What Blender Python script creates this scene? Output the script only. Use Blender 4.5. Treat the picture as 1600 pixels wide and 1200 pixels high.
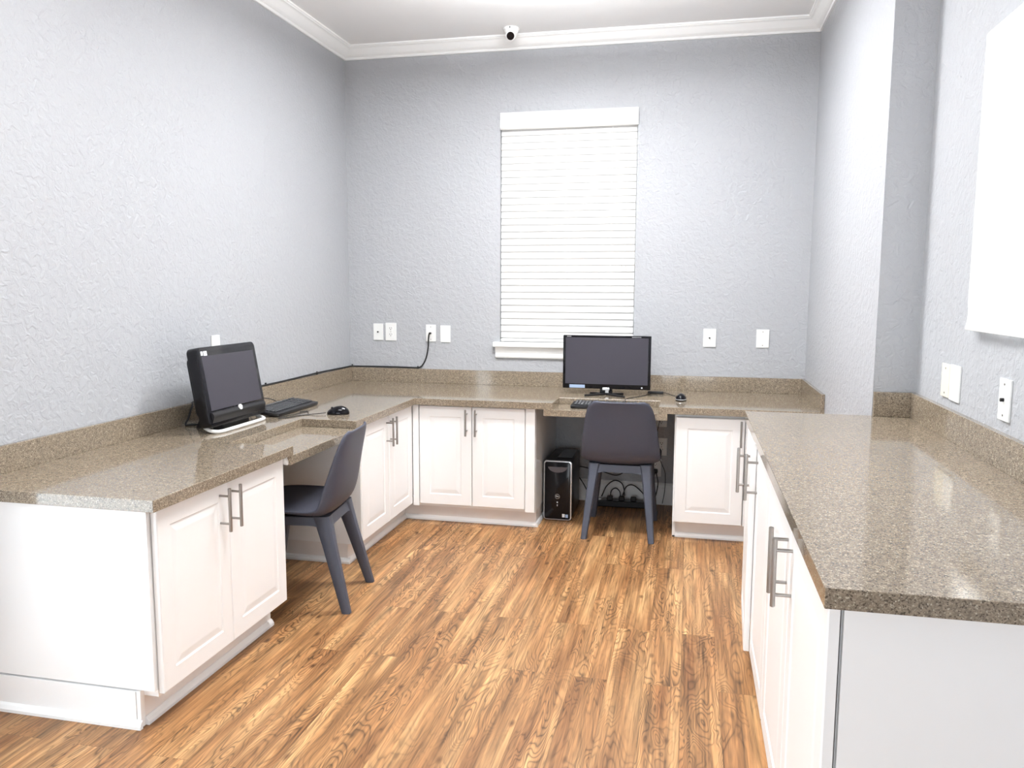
import bpy, bmesh, math, random
from mathutils import Vector, Matrix
random.seed(4)
for o in list(bpy.data.objects): bpy.data.objects.remove(o)
SC = bpy.context.scene; COL = SC.collection
PI = math.pi

# ------------------------------------------------------------------ camera
cam_d = bpy.data.cameras.new('camera'); cam = bpy.data.objects.new('camera', cam_d); COL.objects.link(cam)
cam_d.sensor_fit = 'HORIZONTAL'; cam_d.sensor_width = 36.0; cam_d.lens = 36.0*1248.84/1600
cam_d.clip_start = 0.05; cam_d.clip_end = 200
R_ = Vector((0.97630954, 0.21633545, 0.0043194)); U_ = Vector((-0.02962786, 0.11388136, 0.99305248)); F_ = Vector((-0.21434055, 0.96965458, -0.11759301))
M = Matrix((( R_.x, U_.x, -F_.x, 2.29135), (R_.y, U_.y, -F_.y, -5.16051), (R_.z, U_.z, -F_.z, 1.3829), (0, 0, 0, 1)))
cam.matrix_world = M; SC.camera = cam

# ------------------------------------------------------------------ world, lamps, exposure
SC.view_settings.view_transform = 'Standard'; SC.view_settings.look = 'None'
SC.view_settings.gamma = 1.0; SC.view_settings.use_curve_mapping = False
SC.view_settings.exposure = 0.24
wd = bpy.data.worlds.new('daylight'); SC.world = wd; wd.use_nodes = True
bg = wd.node_tree.nodes['Background']; bg.inputs[0].default_value = (0.92, 0.96, 1.0, 1); bg.inputs[1].default_value = 0.25
def area(name, loc, target, sx, sy, power, col=(1, 1, 1)):
    l = bpy.data.lights.new(name, 'AREA'); l.shape = 'RECTANGLE'; l.size = sx; l.size_y = sy; l.energy = power; l.color = col
    o = bpy.data.objects.new(name, l); COL.objects.link(o); o.location = loc
    d = Vector(target)-Vector(loc); o.rotation_euler = d.to_track_quat('-Z', 'Y').to_euler(); return o
area('daylight_glass_door', (-0.45, -4.0, 0.85), (1.2, -3.2, 0.3), 1.15, 1.5, 38, (0.84, 0.92, 1.0))
area('daylight_entrance', (1.9, -6.15, 0.75), (1.9, -3.5, 0.55), 2.0, 1.2, 34, (0.88, 0.94, 1.0))
area('daylight_side_window', (3.75, -2.85, 1.75), (0, -2.6, 1.6), 0.8, 1.0, 260, (0.97, 0.99, 1.0))
area('daylight_end_window', (1.5, 0.5, 1.8), (1.5, -3, 1.6), 0.85, 1.4, 3, (1, 1, 1))
area('added_fill_down', (1.65, -1.40, 2.765), (1.65, -1.40, 0), 0.96, 0.18, 48, (0.97, 0.985, 1.0))  # added fill on walls and desks, from a lamp put in out of view
area('added_fill_up', (1.65, -1.40, 2.825), (1.65, -1.40, 5), 0.96, 0.18, 135, (0.94, 0.97, 1.0))  # added uplight to brighten the ceiling
area('added_ceiling_fill', (1.5, -3.3, 2.940), (1.5, -3.3, 0), 1.16, 0.56, 46, (0.97, 0.985, 1.0))  # added fill from a ceiling panel outside the frame

# ------------------------------------------------------------------ measured layout (metres)
W = 2.995; W2 = 3.148; YP = -1.852; CEIL = 2.965; ZT = 0.75; ZR = 0.901; SPL = 0.095
DB = 0.778; DL = 0.740; YL = -3.114; XR = 2.521; YN = -3.822

# ------------------------------------------------------------------ materials
def nt(name):
    m = bpy.data.materials.new(name); m.use_nodes = True
    t = m.node_tree; return m, t, t.nodes['Principled BSDF']
def mat(name, c, rough=0.5, metal=0.0, spec=0.5, coat=0.0, mottle=0.0, bump=0.0, scale=60.0):
    m, t, b = nt(name); N = t.nodes; L = t.links
    b.inputs['Base Color'].default_value = (*c, 1); b.inputs['Roughness'].default_value = rough; b.inputs['Metallic'].default_value = metal
    b.inputs['Specular IOR Level'].default_value = spec; b.inputs['Coat Weight'].default_value = coat
    if mottle or bump:
        tc = N.new('ShaderNodeTexCoord'); n = N.new('ShaderNodeTexNoise'); n.inputs['Scale'].default_value = scale; n.inputs['Detail'].default_value = 3
        L.new(tc.outputs['Object'], n.inputs['Vector'])
        if mottle:
            r = N.new('ShaderNodeValToRGB'); r.color_ramp.elements[0].color = (*[x*(1-mottle) for x in c], 1); r.color_ramp.elements[1].color = (*[min(1, x*(1+mottle)) for x in c], 1)
            L.new(n.outputs['Fac'], r.inputs['Fac']); L.new(r.outputs['Color'], b.inputs['Base Color'])
        if bump:
            bp = N.new('ShaderNodeBump'); bp.inputs['Strength'].default_value = bump; bp.inputs['Distance'].default_value = 0.002
            L.new(n.outputs['Fac'], bp.inputs['Height']); L.new(bp.outputs['Normal'], b.inputs['Normal'])
    return m
def wall_mat():
    m, t, b = nt('wall_paint'); N = t.nodes; L = t.links
    b.inputs['Base Color'].default_value = (0.442, 0.450, 0.470, 1); b.inputs['Roughness'].default_value = 0.55; b.inputs['Specular IOR Level'].default_value = 0.25
    tc = N.new('ShaderNodeTexCoord')
    n1 = N.new('ShaderNodeTexNoise'); n1.inputs['Scale'].default_value = 34; n1.inputs['Detail'].default_value = 4; n1.inputs['Roughness'].default_value = 0.55; n1.inputs['Distortion'].default_value = 0.8
    L.new(tc.outputs['Object'], n1.inputs['Vector'])
    r = N.new('ShaderNodeValToRGB'); r.color_ramp.elements[0].position = 0.40; r.color_ramp.elements[1].position = 0.62
    L.new(n1.outputs['Fac'], r.inputs['Fac'])
    bp = N.new('ShaderNodeBump'); bp.inputs['Strength'].default_value = 0.48; bp.inputs['Distance'].default_value = 0.004
    L.new(r.outputs['Color'], bp.inputs['Height']); L.new(bp.outputs['Normal'], b.inputs['Normal'])
    return m
def stone_mat():
    m, t, b = nt('speckled_quartz'); N = t.nodes; L = t.links
    tc = N.new('ShaderNodeTexCoord')
    v = N.new('ShaderNodeTexVoronoi'); v.inputs['Scale'].default_value = 420; L.new(tc.outputs['Object'], v.inputs['Vector'])
    sx = N.new('ShaderNodeSeparateColor'); L.new(v.outputs['Color'], sx.inputs['Color'])
    r = N.new('ShaderNodeValToRGB'); cr = r.color_ramp; cr.interpolation = 'CONSTANT'
    cols = [(0, (0.105, 0.083, 0.060)), (0.12, (0.215, 0.171, 0.124)), (0.42, (0.27, 0.216, 0.157)), (0.76, (0.33, 0.27, 0.199)), (0.94, (0.48, 0.42, 0.32))]
    cr.elements[0].position = 0; cr.elements[0].color = (*cols[0][1], 1); cr.elements[1].position = cols[1][0]; cr.elements[1].color = (*cols[1][1], 1)
    for p, c in cols[2:]:
        e = cr.elements.new(p); e.color = (*c, 1)
    L.new(sx.outputs['Red'], r.inputs['Fac'])
    n = N.new('ShaderNodeTexNoise'); n.inputs['Scale'].default_value = 90; n.inputs['Detail'].default_value = 4; L.new(tc.outputs['Object'], n.inputs['Vector'])
    mr = N.new('ShaderNodeMapRange'); mr.inputs['From Min'].default_value = 0.3; mr.inputs['From Max'].default_value = 0.7; mr.inputs['To Min'].default_value = 0.78; mr.inputs['To Max'].default_value = 1.2
    L.new(n.outputs['Fac'], mr.inputs['Value'])
    mx = N.new('ShaderNodeMix'); mx.data_type = 'RGBA'; mx.blend_type = 'MULTIPLY'; mx.inputs['Factor'].default_value = 1
    L.new(r.outputs['Color'], mx.inputs['A']); L.new(mr.outputs['Result'], mx.inputs['B'])
    L.new(mx.outputs['Result'], b.inputs['Base Color'])
    b.inputs['Roughness'].default_value = 0.07; b.inputs['Specular IOR Level'].default_value = 0.6
    return m
def floor_mat():
    m, t, b = nt('wood_plank_floor'); N = t.nodes; L = t.links
    tc = N.new('ShaderNodeTexCoord')
    mp = N.new('ShaderNodeMapping'); mp.inputs['Rotation'].default_value = (0, 0, PI/2); mp.inputs['Location'].default_value = (0.0, 0.005, 0); L.new(tc.outputs['Object'], mp.inputs['Vector'])
    br = N.new('ShaderNodeTexBrick'); br.offset = 0.37; br.offset_frequency = 2
    for k, v in (('Scale', 1.0), ('Mortar Size', 0.0007), ('Mortar Smooth', 0.3), ('Bias', 0.0), ('Brick Width', 1.22), ('Row Height', 0.128)): br.inputs[k].default_value = v
    br.inputs['Color1'].default_value = (0, 0, 0, 1); br.inputs['Color2'].default_value = (1, 1, 1, 1); br.inputs['Mortar'].default_value = (0.5, 0.5, 0.5, 1)
    L.new(mp.outputs['Vector'], br.inputs['Vector'])
    # each plank looks up its own piece of grain
    sh = N.new('ShaderNodeVectorMath'); sh.operation = 'SCALE'; sh.inputs['Scale'].default_value = 17.0; L.new(br.outputs['Color'], sh.inputs[0])
    ad = N.new('ShaderNodeVectorMath'); ad.operation = 'ADD'; L.new(tc.outputs['Object'], ad.inputs[0]); L.new(sh.outputs[0], ad.inputs[1])
    def stretched(sx, sy):
        q = N.new('ShaderNodeMapping'); q.inputs['Scale'].default_value = (sx, sy, 1); L.new(ad.outputs[0], q.inputs['Vector']); return q
    # growth-ring contours: a smooth height field stretched along the plank, cut into many levels
    def noise(q, detail, rough=0.5, dist=0.0):
        n = N.new('ShaderNodeTexNoise'); n.inputs['Scale'].default_value = 1.0; n.inputs['Detail'].default_value = detail; n.inputs['Roughness'].default_value = rough; n.inputs['Distortion'].default_value = dist
        L.new(q.outputs[0], n.inputs['Vector']); return n.outputs['Fac']
    def ramp(src, pts, interp='LINEAR'):
        r = N.new('ShaderNodeValToRGB'); cr = r.color_ramp; cr.interpolation = interp
        for k, (p, c) in enumerate(pts):
            e = cr.elements[k] if k < 2 else cr.elements.new(p)
            e.position = p
        for (p, c) in pts:
            for e in cr.elements:
                if abs(e.position-p) < 1e-5: e.color = (*(c if isinstance(c, tuple) else (c, c, c)), 1)
        L.new(src, r.inputs['Fac']); return r.outputs['Color']
    def mul(a, b_, f=1.0):
        k = N.new('ShaderNodeMix'); k.data_type = 'RGBA'; k.blend_type = 'MULTIPLY'; L.new(a, k.inputs['A']); L.new(b_, k.inputs['B'])
        if isinstance(f, float): k.inputs['Factor'].default_value = f
        else: L.new(f, k.inputs['Factor'])
        return k.outputs['Result']
    n1 = noise(stretched(10.5, 2.3), 2.2, 0.5, 0.5)
    mu = N.new('ShaderNodeMath'); mu.operation = 'MULTIPLY'; mu.inputs[1].default_value = 22; L.new(n1, mu.inputs[0])
    fr = N.new('ShaderNodeMath'); fr.operation = 'FRACT'; L.new(mu.outputs[0], fr.inputs[0])
    rings = ramp(fr.outputs[0], [(0.0, 0.24), (0.12, 0.60), (0.28, 1.02), (0.62, 1.16), (0.88, 0.86), (1.0, 0.30)])
    patch = ramp(noise(stretched(7.0, 1.7), 1.5), [(0.40, 0.12), (0.60, 0.90)])
    # straight fibre: fine and medium streaks running along the plank
    n2 = noise(stretched(150, 5.0), 3)
    fine = ramp(n2, [(0.30, 0.50), (0.5, 1.0), (0.70, 1.34)])
    med = ramp(noise(stretched(42, 1.5), 3, 0.6, 0.25), [(0.30, 0.36), (0.41, 0.80), (0.55, 1.06), (0.68, 1.45)])
    base = ramp(noise(stretched(13, 1.2), 2), [(0.30, (0.205, 0.090, 0.033)), (0.5, (0.335, 0.168, 0.068)), (0.70, (0.490, 0.280, 0.124))])
    v4 = N.new('ShaderNodeTexVoronoi'); v4.inputs['Scale'].default_value = 1.0; L.new(stretched(9.5, 4.4).outputs[0], v4.inputs['Vector'])
    kn = ramp(v4.outputs['Distance'], [(0.03, (0.20, 0.15, 0.12)), (0.13, (1.0, 1.0, 1.0))])
    c = mul(base, rings, patch); c = mul(c, med, 0.85); c = mul(c, fine, 0.85); c = mul(c, kn, 0.9)
    jt = N.new('ShaderNodeMapRange'); jt.inputs['To Min'].default_value = 1.0; jt.inputs['To Max'].default_value = 0.55; L.new(br.outputs['Fac'], jt.inputs['Value'])
    c = mul(c, jt.outputs['Result'], 1.0)
    L.new(c, b.inputs['Base Color']); b.inputs['Roughness'].default_value = 0.42; b.inputs['Specular IOR Level'].default_value = 0.35
    bp = N.new('ShaderNodeBump'); bp.inputs['Strength'].default_value = 0.15; bp.inputs['Distance'].default_value = 0.001; L.new(n2, bp.inputs['Height']); L.new(bp.outputs['Normal'], b.inputs['Normal'])
    return m
def cloth_mat(name, c, trans):
    m, t, b = nt(name); N = t.nodes; L = t.links
    b.inputs['Base Color'].default_value = (*c, 1); b.inputs['Roughness'].default_value = 0.7; b.inputs['Specular IOR Level'].default_value = 0.2
    tr = N.new('ShaderNodeBsdfTranslucent'); tr.inputs['Color'].default_value = (*c, 1)
    mx = N.new('ShaderNodeMixShader'); mx.inputs[0].default_value = trans
    L.new(b.outputs[0], mx.inputs[1]); L.new(tr.outputs[0], mx.inputs[2]); L.new(mx.outputs[0], N['Material Output'].inputs['Surface'])
    return m
def glass_mat():
    m, t, b = nt('window_glass'); b.inputs['Transmission Weight'].default_value = 1; b.inputs['Roughness'].default_value = 0; b.inputs['IOR'].default_value = 1.02; b.inputs['Base Color'].default_value = (0.96, 0.98, 0.98, 1); return m
WALL = wall_mat(); STONE = stone_mat(); FLOOR = floor_mat(); GLASS = glass_mat()
CEILM = mat('ceiling_paint', (0.90, 0.90, 0.90), 0.7, bump=0.3, scale=120)
TRIM = mat('trim_paint', (0.91, 0.91, 0.90), 0.35, mottle=0.02, scale=9)
CAB = mat('cabinet_lacquer', (0.93, 0.925, 0.915), 0.33, mottle=0.015, scale=6)
KICK = mat('toe_kick_paint', (0.86, 0.82, 0.79), 0.45, mottle=0.05, scale=14)
GAP = mat('dark_joint', (0.02, 0.02, 0.02), 0.8)
NICKEL = mat('brushed_nickel', (0.36, 0.34, 0.32), 0.28, metal=1.0, mottle=0.04, scale=180)
CHAIR = mat('anthracite_plastic', (0.056, 0.059, 0.082), 0.5, spec=0.4, bump=0.15, scale=500)
CHAIRL = mat('anthracite_leg_plastic', (0.064, 0.071, 0.096), 0.48, spec=0.4, bump=0.1, scale=500)
BLACK = mat('black_plastic', (0.011, 0.011, 0.013), 0.35, spec=0.35, mottle=0.1, scale=90)
GLOSSB = mat('glossy_black_plastic', (0.006, 0.006, 0.008), 0.10, spec=0.3)
SCREEN = mat('dark_display', (0.045, 0.042, 0.053), 0.40, spec=0.25, mottle=0.02, scale=20)
KEYS = mat('keycap_plastic', (0.035, 0.036, 0.04), 0.5)
SILVER = mat('silver_plastic', (0.70, 0.71, 0.73), 0.22, metal=0.6)
WHITEP = mat('white_plastic', (0.86, 0.86, 0.84), 0.3)
ALMOND = mat('almond_plastic', (0.84, 0.80, 0.68), 0.35)
RUBBER = mat('black_rubber', (0.014, 0.014, 0.015), 0.55)
SLAT = cloth_mat('blind_slat_plastic', (0.88, 0.875, 0.86), 0.03)
CLOTH = cloth_mat('shade_cloth', (0.88, 0.87, 0.86), 0.45)
CORDM = mat('cord_cotton', (0.6, 0.58, 0.55), 0.8)
STICK_REFL = mat('blue_sticker_reflection', (0.35, 0.45, 0.62), 0.4)  # also colours the painted window reflection on the monitor
STICKW = mat('white_sticker', (0.85, 0.86, 0.88), 0.4)
GRAYP = mat('grey_print', (0.35, 0.35, 0.37), 0.5)
CONC = mat('patio_concrete', (0.7, 0.69, 0.66), 0.8, mottle=0.1, scale=8)

# ------------------------------------------------------------------ mesh helpers
def root(name, label, cat, loc=(0, 0, 0), rz=0.0, group=None):
    o = bpy.data.objects.new(name, None); COL.objects.link(o); o.empty_display_size = 0.05
    o.location = loc; o.rotation_euler = (0, 0, rz); o['label'] = label; o['category'] = cat
    if group: o['group'] = group
    return o
def tag(o, label, cat, group=None):
    o['label'] = label; o['category'] = cat
    if group: o['group'] = group
    return o
class MB:
    def __init__(s): s.bm = bmesh.new()
    def add(s, b, mtx=None):
        if mtx is not None: bmesh.ops.transform(b, matrix=mtx, verts=b.verts)
        me = bpy.data.meshes.new('t'); b.to_mesh(me); b.free(); s.bm.from_mesh(me); bpy.data.meshes.remove(me); return s
    def box(s, x0, x1, y0, y1, z0, z1, bev=0.0, seg=2, mtx=None):
        b = bmesh.new(); bmesh.ops.create_cube(b, size=1)
        bmesh.ops.transform(b, matrix=Matrix.Translation(((x0+x1)/2, (y0+y1)/2, (z0+z1)/2)) @ Matrix.Diagonal((abs(x1-x0), abs(y1-y0), abs(z1-z0), 1)), verts=b.verts)
        if bev: bmesh.ops.bevel(b, geom=b.edges[:], offset=bev, segments=seg, profile=0.5, affect='EDGES')
        return s.add(b, mtx)
    def cyl(s, p0, p1, r0, r1=None, n=20, bev=0.0):
        p0 = Vector(p0); p1 = Vector(p1); d = p1-p0; b = bmesh.new()
        bmesh.ops.create_cone(b, cap_ends=True, segments=n, radius1=r0, radius2=r0 if r1 is None else r1, depth=d.length)
        if bev: bmesh.ops.bevel(b, geom=[e for e in b.edges if len(e.link_faces) == 2 and e.calc_face_angle() > 1.0], offset=bev, segments=2, affect='EDGES')
        return s.add(b, Matrix.Translation((p0+p1)/2) @ d.to_track_quat('Z', 'Y').to_matrix().to_4x4())
    def sphere(s, c, r, sx=1, sy=1, sz=1, n=20):
        b = bmesh.new(); bmesh.ops.create_uvsphere(b, u_segments=n, v_segments=n//2, radius=r)
        return s.add(b, Matrix.Translation(c) @ Matrix.Diagonal((sx, sy, sz, 1)))
    def prism(s, pts, axis, a, b_, bev=0.0, mtx=None):
        # polygon pts (2-D) extruded along an axis between a and b_
        f = {'z': lambda p, h: (p[0], p[1], h), 'y': lambda p, h: (p[0], h, p[1]), 'x': lambda p, h: (h, p[0], p[1])}[axis]
        b = bmesh.new(); n = len(pts)
        v0 = [b.verts.new(f(p, a)) for p in pts]; v1 = [b.verts.new(f(p, b_)) for p in pts]
        b.faces.new(v0[::-1]); b.faces.new(v1)
        for i in range(n): b.faces.new((v0[i], v0[(i+1) % n], v1[(i+1) % n], v1[i]))
        bmesh.ops.recalc_face_normals(b, faces=b.faces)
        if bev: bmesh.ops.bevel(b, geom=[e for e in b.edges if e.calc_face_angle(0) > 0.5], offset=bev, segments=2, profile=0.5, affect='EDGES')
        return s.add(b, mtx)
    def tube(s, pts, r, n=8, sub=6):
        P = [Vector(p) for p in pts]; Q = []
        for i in range(len(P)-1):
            a = P[i-1] if i else 2*P[0]-P[1]; d = P[i+2] if i+2 < len(P) else 2*P[-1]-P[-2]; b_, c = P[i], P[i+1]
            for k in range(sub):
                t = k/sub; Q.append(0.5*((2*b_)+(c-a)*t+(2*a-5*b_+4*c-d)*t*t+(3*b_-a-3*c+d)*t**3))
        Q.append(P[-1]); b = bmesh.new(); rings = []; up = Vector((0.13, 0.21, 0.97))
        for i, q in enumerate(Q):
            tg = (Q[min(i+1, len(Q)-1)]-Q[max(i-1, 0)]).normalized()
            u = tg.cross(up)
            if u.length < 1e-3: u = tg.cross(Vector((1, 0, 0)))
            u.normalize(); v = tg.cross(u).normalized()
            if rings and (u.dot(lastu) < 0): u, v = -u, -v
            lastu = u
            rings.append([b.verts.new(q+r*(math.cos(2*PI*k/n)*u+math.sin(2*PI*k/n)*v)) for k in range(n)])
        for A, B in zip(rings, rings[1:]):
            for k in range(n): b.faces.new((A[k], A[(k+1) % n], B[(k+1) % n], B[k]))
        b.faces.new(rings[0][::-1]); b.faces.new(rings[-1]); bmesh.ops.recalc_face_normals(b, faces=b.faces)
        return s.add(b)
    def sweep(s, prof, path):
        # mitred sweep along a horizontal path; prof = (distance into the room on the left of travel, height)
        b = bmesh.new(); P = [Vector(p) for p in path]; rings = []
        for i, p in enumerate(P):
            d0 = (P[i]-P[i-1]).normalized() if i else None; d1 = (P[i+1]-P[i]).normalized() if i+1 < len(P) else None
            n0 = Vector((-d0.y, d0.x)) if d0 else None; n1 = Vector((-d1.y, d1.x)) if d1 else None
            if n0 is None: nn = n1
            elif n1 is None: nn = n0
            else: nn = (n0+n1)/(1+n0.dot(n1))
            rings.append([b.verts.new((p.x+nn.x*a, p.y+nn.y*a, h)) for a, h in prof])
        m = len(prof)
        for A, B in zip(rings, rings[1:]):
            for k in range(m): b.faces.new((A[k], A[(k+1) % m], B[(k+1) % m], B[k]))
        b.faces.new(rings[0]); b.faces.new(rings[-1][::-1]); bmesh.ops.recalc_face_normals(b, faces=b.faces)
        return s.add(b)
    def build(s, name, m, parent=None, off=None, smooth=False, kind=None):
        if off is not None: bmesh.ops.translate(s.bm, vec=-Vector(off), verts=s.bm.verts)
        me = bpy.data.meshes.new(name); s.bm.to_mesh(me); s.bm.free(); me.materials.append(m)
        if smooth:
            for p in me.polygons: p.use_smooth = True
            try: me.set_sharp_from_angle(angle=0.7)
            except Exception: pass
        o = bpy.data.objects.new(name, me); COL.objects.link(o)
        if parent is not None: o.parent = parent
        if kind: o['kind'] = kind
        return o
def writing(name, txt, size, m, parent, mtx):
    c = bpy.data.curves.new('t', 'FONT'); c.body = txt; c.size = size; c.align_x = 'CENTER'; c.align_y = 'CENTER'; c.extrude = 0.0003
    t = bpy.data.objects.new('t', c); COL.objects.link(t); me = bpy.data.meshes.new_from_object(t); bpy.data.objects.remove(t); bpy.data.curves.remove(c)
    me.name = name; me.transform(mtx); me.materials.append(m); o = bpy.data.objects.new(name, me); COL.objects.link(o); o.parent = parent; return o
S = 'structure'

# ------------------------------------------------------------------ the room
WIN = (1.067, 1.944, 1.038, 2.508)
YR = -6.0
MB().box(-0.12, W2+0.12, YR-0.12, 0.14, -0.08, 0).build('floor', FLOOR, kind=S)
MB().box(-0.12, W2+0.12, YR-0.12, 0.14, CEIL, CEIL+0.08).build('ceiling', CEILM, kind=S)
b = MB(); b.box(-0.12, WIN[0], 0, 0.14, 0, CEIL).box(WIN[1], W2+0.12, 0, 0.14, 0, CEIL).box(WIN[0], WIN[1], 0, 0.14, 0, WIN[2]-0.034).box(WIN[0], WIN[1], 0, 0.14, WIN[3], CEIL)
b.build('wall_back', WALL, kind=S)
MB().box(-0.12, 0, -3.42, 0, 0, CEIL).box(-0.12, 0, YR, -5.4, 0, CEIL).box(-0.12, 0, -5.4, -3.42, 2.45, CEIL).build('wall_left', WALL, kind=S)
MB().box(W, W2+0.12, YP, 0, 0, CEIL).build('wall_right_pier', WALL, kind=S)
SW = (-3.30, -2.53, 1.30, 2.10)
b = MB(); b.box(W2, W2+0.12, SW[1], YP, 0, CEIL).box(W2, W2+0.12, YR, SW[0], 0, CEIL).box(W2, W2+0.12, SW[0], SW[1], 0, SW[2]).box(W2, W2+0.12, SW[0], SW[1], SW[3], CEIL)
b.build('wall_right', WALL, kind=S)
b = MB(); b.box(-0.12, 0.35, YR-0.12, YR, 0, CEIL).box(2.65, W2+0.12, YR-0.12, YR, 0, CEIL).box(0.35, 2.65, YR-0.12, YR, 2.4, CEIL).build('wall_front', WALL, kind=S)
MB().box(-4, 6, YR-4, 4, -0.12, -0.085).build('ground', CONC, kind=S)
# crown moulding, mitred round the alcove (travel keeps the room on the left)
prof = [(0, 2.888), (0.010, 2.888), (0.013, 2.896), (0.013, 2.902), (0.020, 2.906), (0.030, 2.914), (0.044, 2.930), (0.056, 2.943), (0.062, 2.947), (0.070, 2.949), (0.074, 2.954), (0.080, 2.956), (0.080, CEIL), (0, CEIL)]
MB().sweep(prof, [(W2, YR, 0), (W2, YP, 0), (W, YP, 0), (W, 0, 0), (0, 0, 0), (0, YR, 0)]).build('trim_1', TRIM, kind=S)
bprof = [(0, 0), (0.016, 0), (0.016, 0.105), (0.012, 0.118), (0.012, 0.128), (0.006, 0.140), (0, 0.142)]
MB().sweep(bprof, [(2.222, 0, 0), (1.462, 0, 0)]).build('baseboard_back', TRIM, kind=S)
MB().sweep(bprof, [(0, -1.52, 0), (0, -2.27, 0)]).build('baseboard_left', TRIM, kind=S)
MB().sweep(bprof, [(0, -3.14, 0), (0, -3.40, 0)]).build('baseboard_left', TRIM, kind=S)
# windows
def window(name, horiz, a0, a1, z0, z1, d0, d1):
    r = bpy.data.objects.new(name, None); COL.objects.link(r); r['kind'] = S
    def bx(m, p0, p1, q0, q1, h0, h1):
        return m.box(p0, p1, q0, q1, h0, h1) if horiz else m.box(q0, q1, p0, p1, h0, h1)
    m = MB(); f = 0.045
    bx(m, a0, a0+f, d0, d1, z0, z1); bx(m, a1-f, a1, d0, d1, z0, z1); bx(m, a0+f, a1-f, d0, d1, z0, z0+f); bx(m, a0+f, a1-f, d0, d1, z1-f, z1)
    bx(m, a0+f, a1-f, d0, d1, (z0+z1)/2-0.02, (z0+z1)/2+0.02)
    m.build('window_frame', TRIM, r)
    g = MB(); dm = (d0+d1)/2; bx(g, a0+f, a1-f, dm-0.003, dm+0.003, z0+f, (z0+z1)/2-0.02); bx(g, a0+f, a1-f, dm-0.003, dm+0.003, (z0+z1)/2+0.02, z1-f)
    g.build('glass', GLASS, r); return r
w1 = window('window_1', True, WIN[0], WIN[1], WIN[2], WIN[3], 0.09, 0.125)
m = MB(); m.box(1.028, 1.983, -0.045, 0.0, 1.006, 1.038, 0.004).box(WIN[0], WIN[1], -0.001, 0.09, 1.006, 1.038); m.build('window_sill', TRIM, w1)
m = MB(); m.prism([(-0.014, 0.932), (-0.018, 0.94), (-0.018, 0.965), (-0.026, 0.99), (-0.030, 1.006), (0, 1.006), (0, 0.932)], 'x', 1.041, 1.970)
m.build('window_apron', TRIM, w1)
window('window_2', False, SW[0], SW[1], SW[2], SW[3], W2+0.07, W2+0.105)
# glazed door on the left beside the counter end
dr = bpy.data.objects.new('door_1', None); COL.objects.link(dr); dr['kind'] = S
m = MB()
for y in (-5.4, -4.45, -3.49): m.box(-0.09, -0.03, y, y+0.07, 0, 2.45)
m.box(-0.09, -0.03, -5.33, -3.49, 2.38, 2.45).box(-0.09, -0.03, -5.33, -3.49, 0, 0.07); m.build('door_frame', TRIM, dr)
MB().box(-0.063, -0.057, -5.33, -4.45, 0.07, 2.38).box(-0.063, -0.057, -4.38, -3.49, 0.07, 2.38).build('glass', GLASS, dr)

# ------------------------------------------------------------------ worktops
wt = root('worktop', 'long L-shaped brown speckled worktop along left and back walls with sunken keyboard trays', 'countertop', (0.74, -0.778, 0.712))
O = wt.location
ND = 0.038
out = [(0.002, -0.002), (0.002, YL), (DL, YL), (DL, -2.242), (0.455, -2.242), (0.455, -1.612), (DL, -1.612), (DL, -DB), (1.556, -DB), (1.556, -0.535), (2.142, -0.535), (2.142, -DB), (W-0.002, -DB), (W-0.002, -0.002)]
MB().prism(out, 'z', ZT-ND, ZT, 0.0018).build('slab', STONE, wt, O)
MB().box(0.0015, 0.02, YL, -0.0015, ZT, ZT+SPL, 0.0012).build('backsplash', STONE, wt, O)
MB().box(0.02, W-0.02, -0.02, -0.0015, ZT, ZT+SPL-0.001, 0.0012).build('backsplash', STONE, wt, O)
MB().box(W-0.02, W-0.0015, -DB+0.005, -0.0015, ZT, ZT+SPL, 0.0012).build('backsplash', STONE, wt, O)
MB().box(0.41, DL, -2.262, -1.545, 0.675, ZT-ND, 0.0015).build('keyboard_tray', STONE, wt, O)
MB().box(1.504, 2.190, -DB, -0.49, 0.675, ZT-ND, 0.0015).build('keyboard_tray', STONE, wt, O)
MB().prism([(0.40, 0.677), (0.728, 0.677), (0.728, 0.690), (0.720, ZT-ND), (0.40, ZT-ND)], 'y', -2.276, -2.263).build('tray_bracket', CAB, wt, O)
MB().prism([(0.40, 0.677), (0.60, 0.677), (0.64, 0.690), (0.64, ZT-ND), (0.40, ZT-ND)], 'y', -1.544, -1.525).build('tray_bracket', CAB, wt, O)
rt = root('worktop', 'taller brown speckled quartz worktop along the right wall with dark polished end edge', 'countertop', (XR, YN, ZR-0.036)); O = rt.location
MB().box(XR, W2, YN, YP, ZR-0.036, ZR, 0.0018).build('slab', STONE, rt, O)
MB().box(W+0.002, W2-0.02, YP-0.02, YP, ZR, ZR+SPL, 0.0012).build('backsplash', STONE, rt, O)
MB().box(W2-0.02, W2, YN, YP, ZR, ZR+SPL, 0.0012).build('backsplash', STONE, rt, O)

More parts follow.
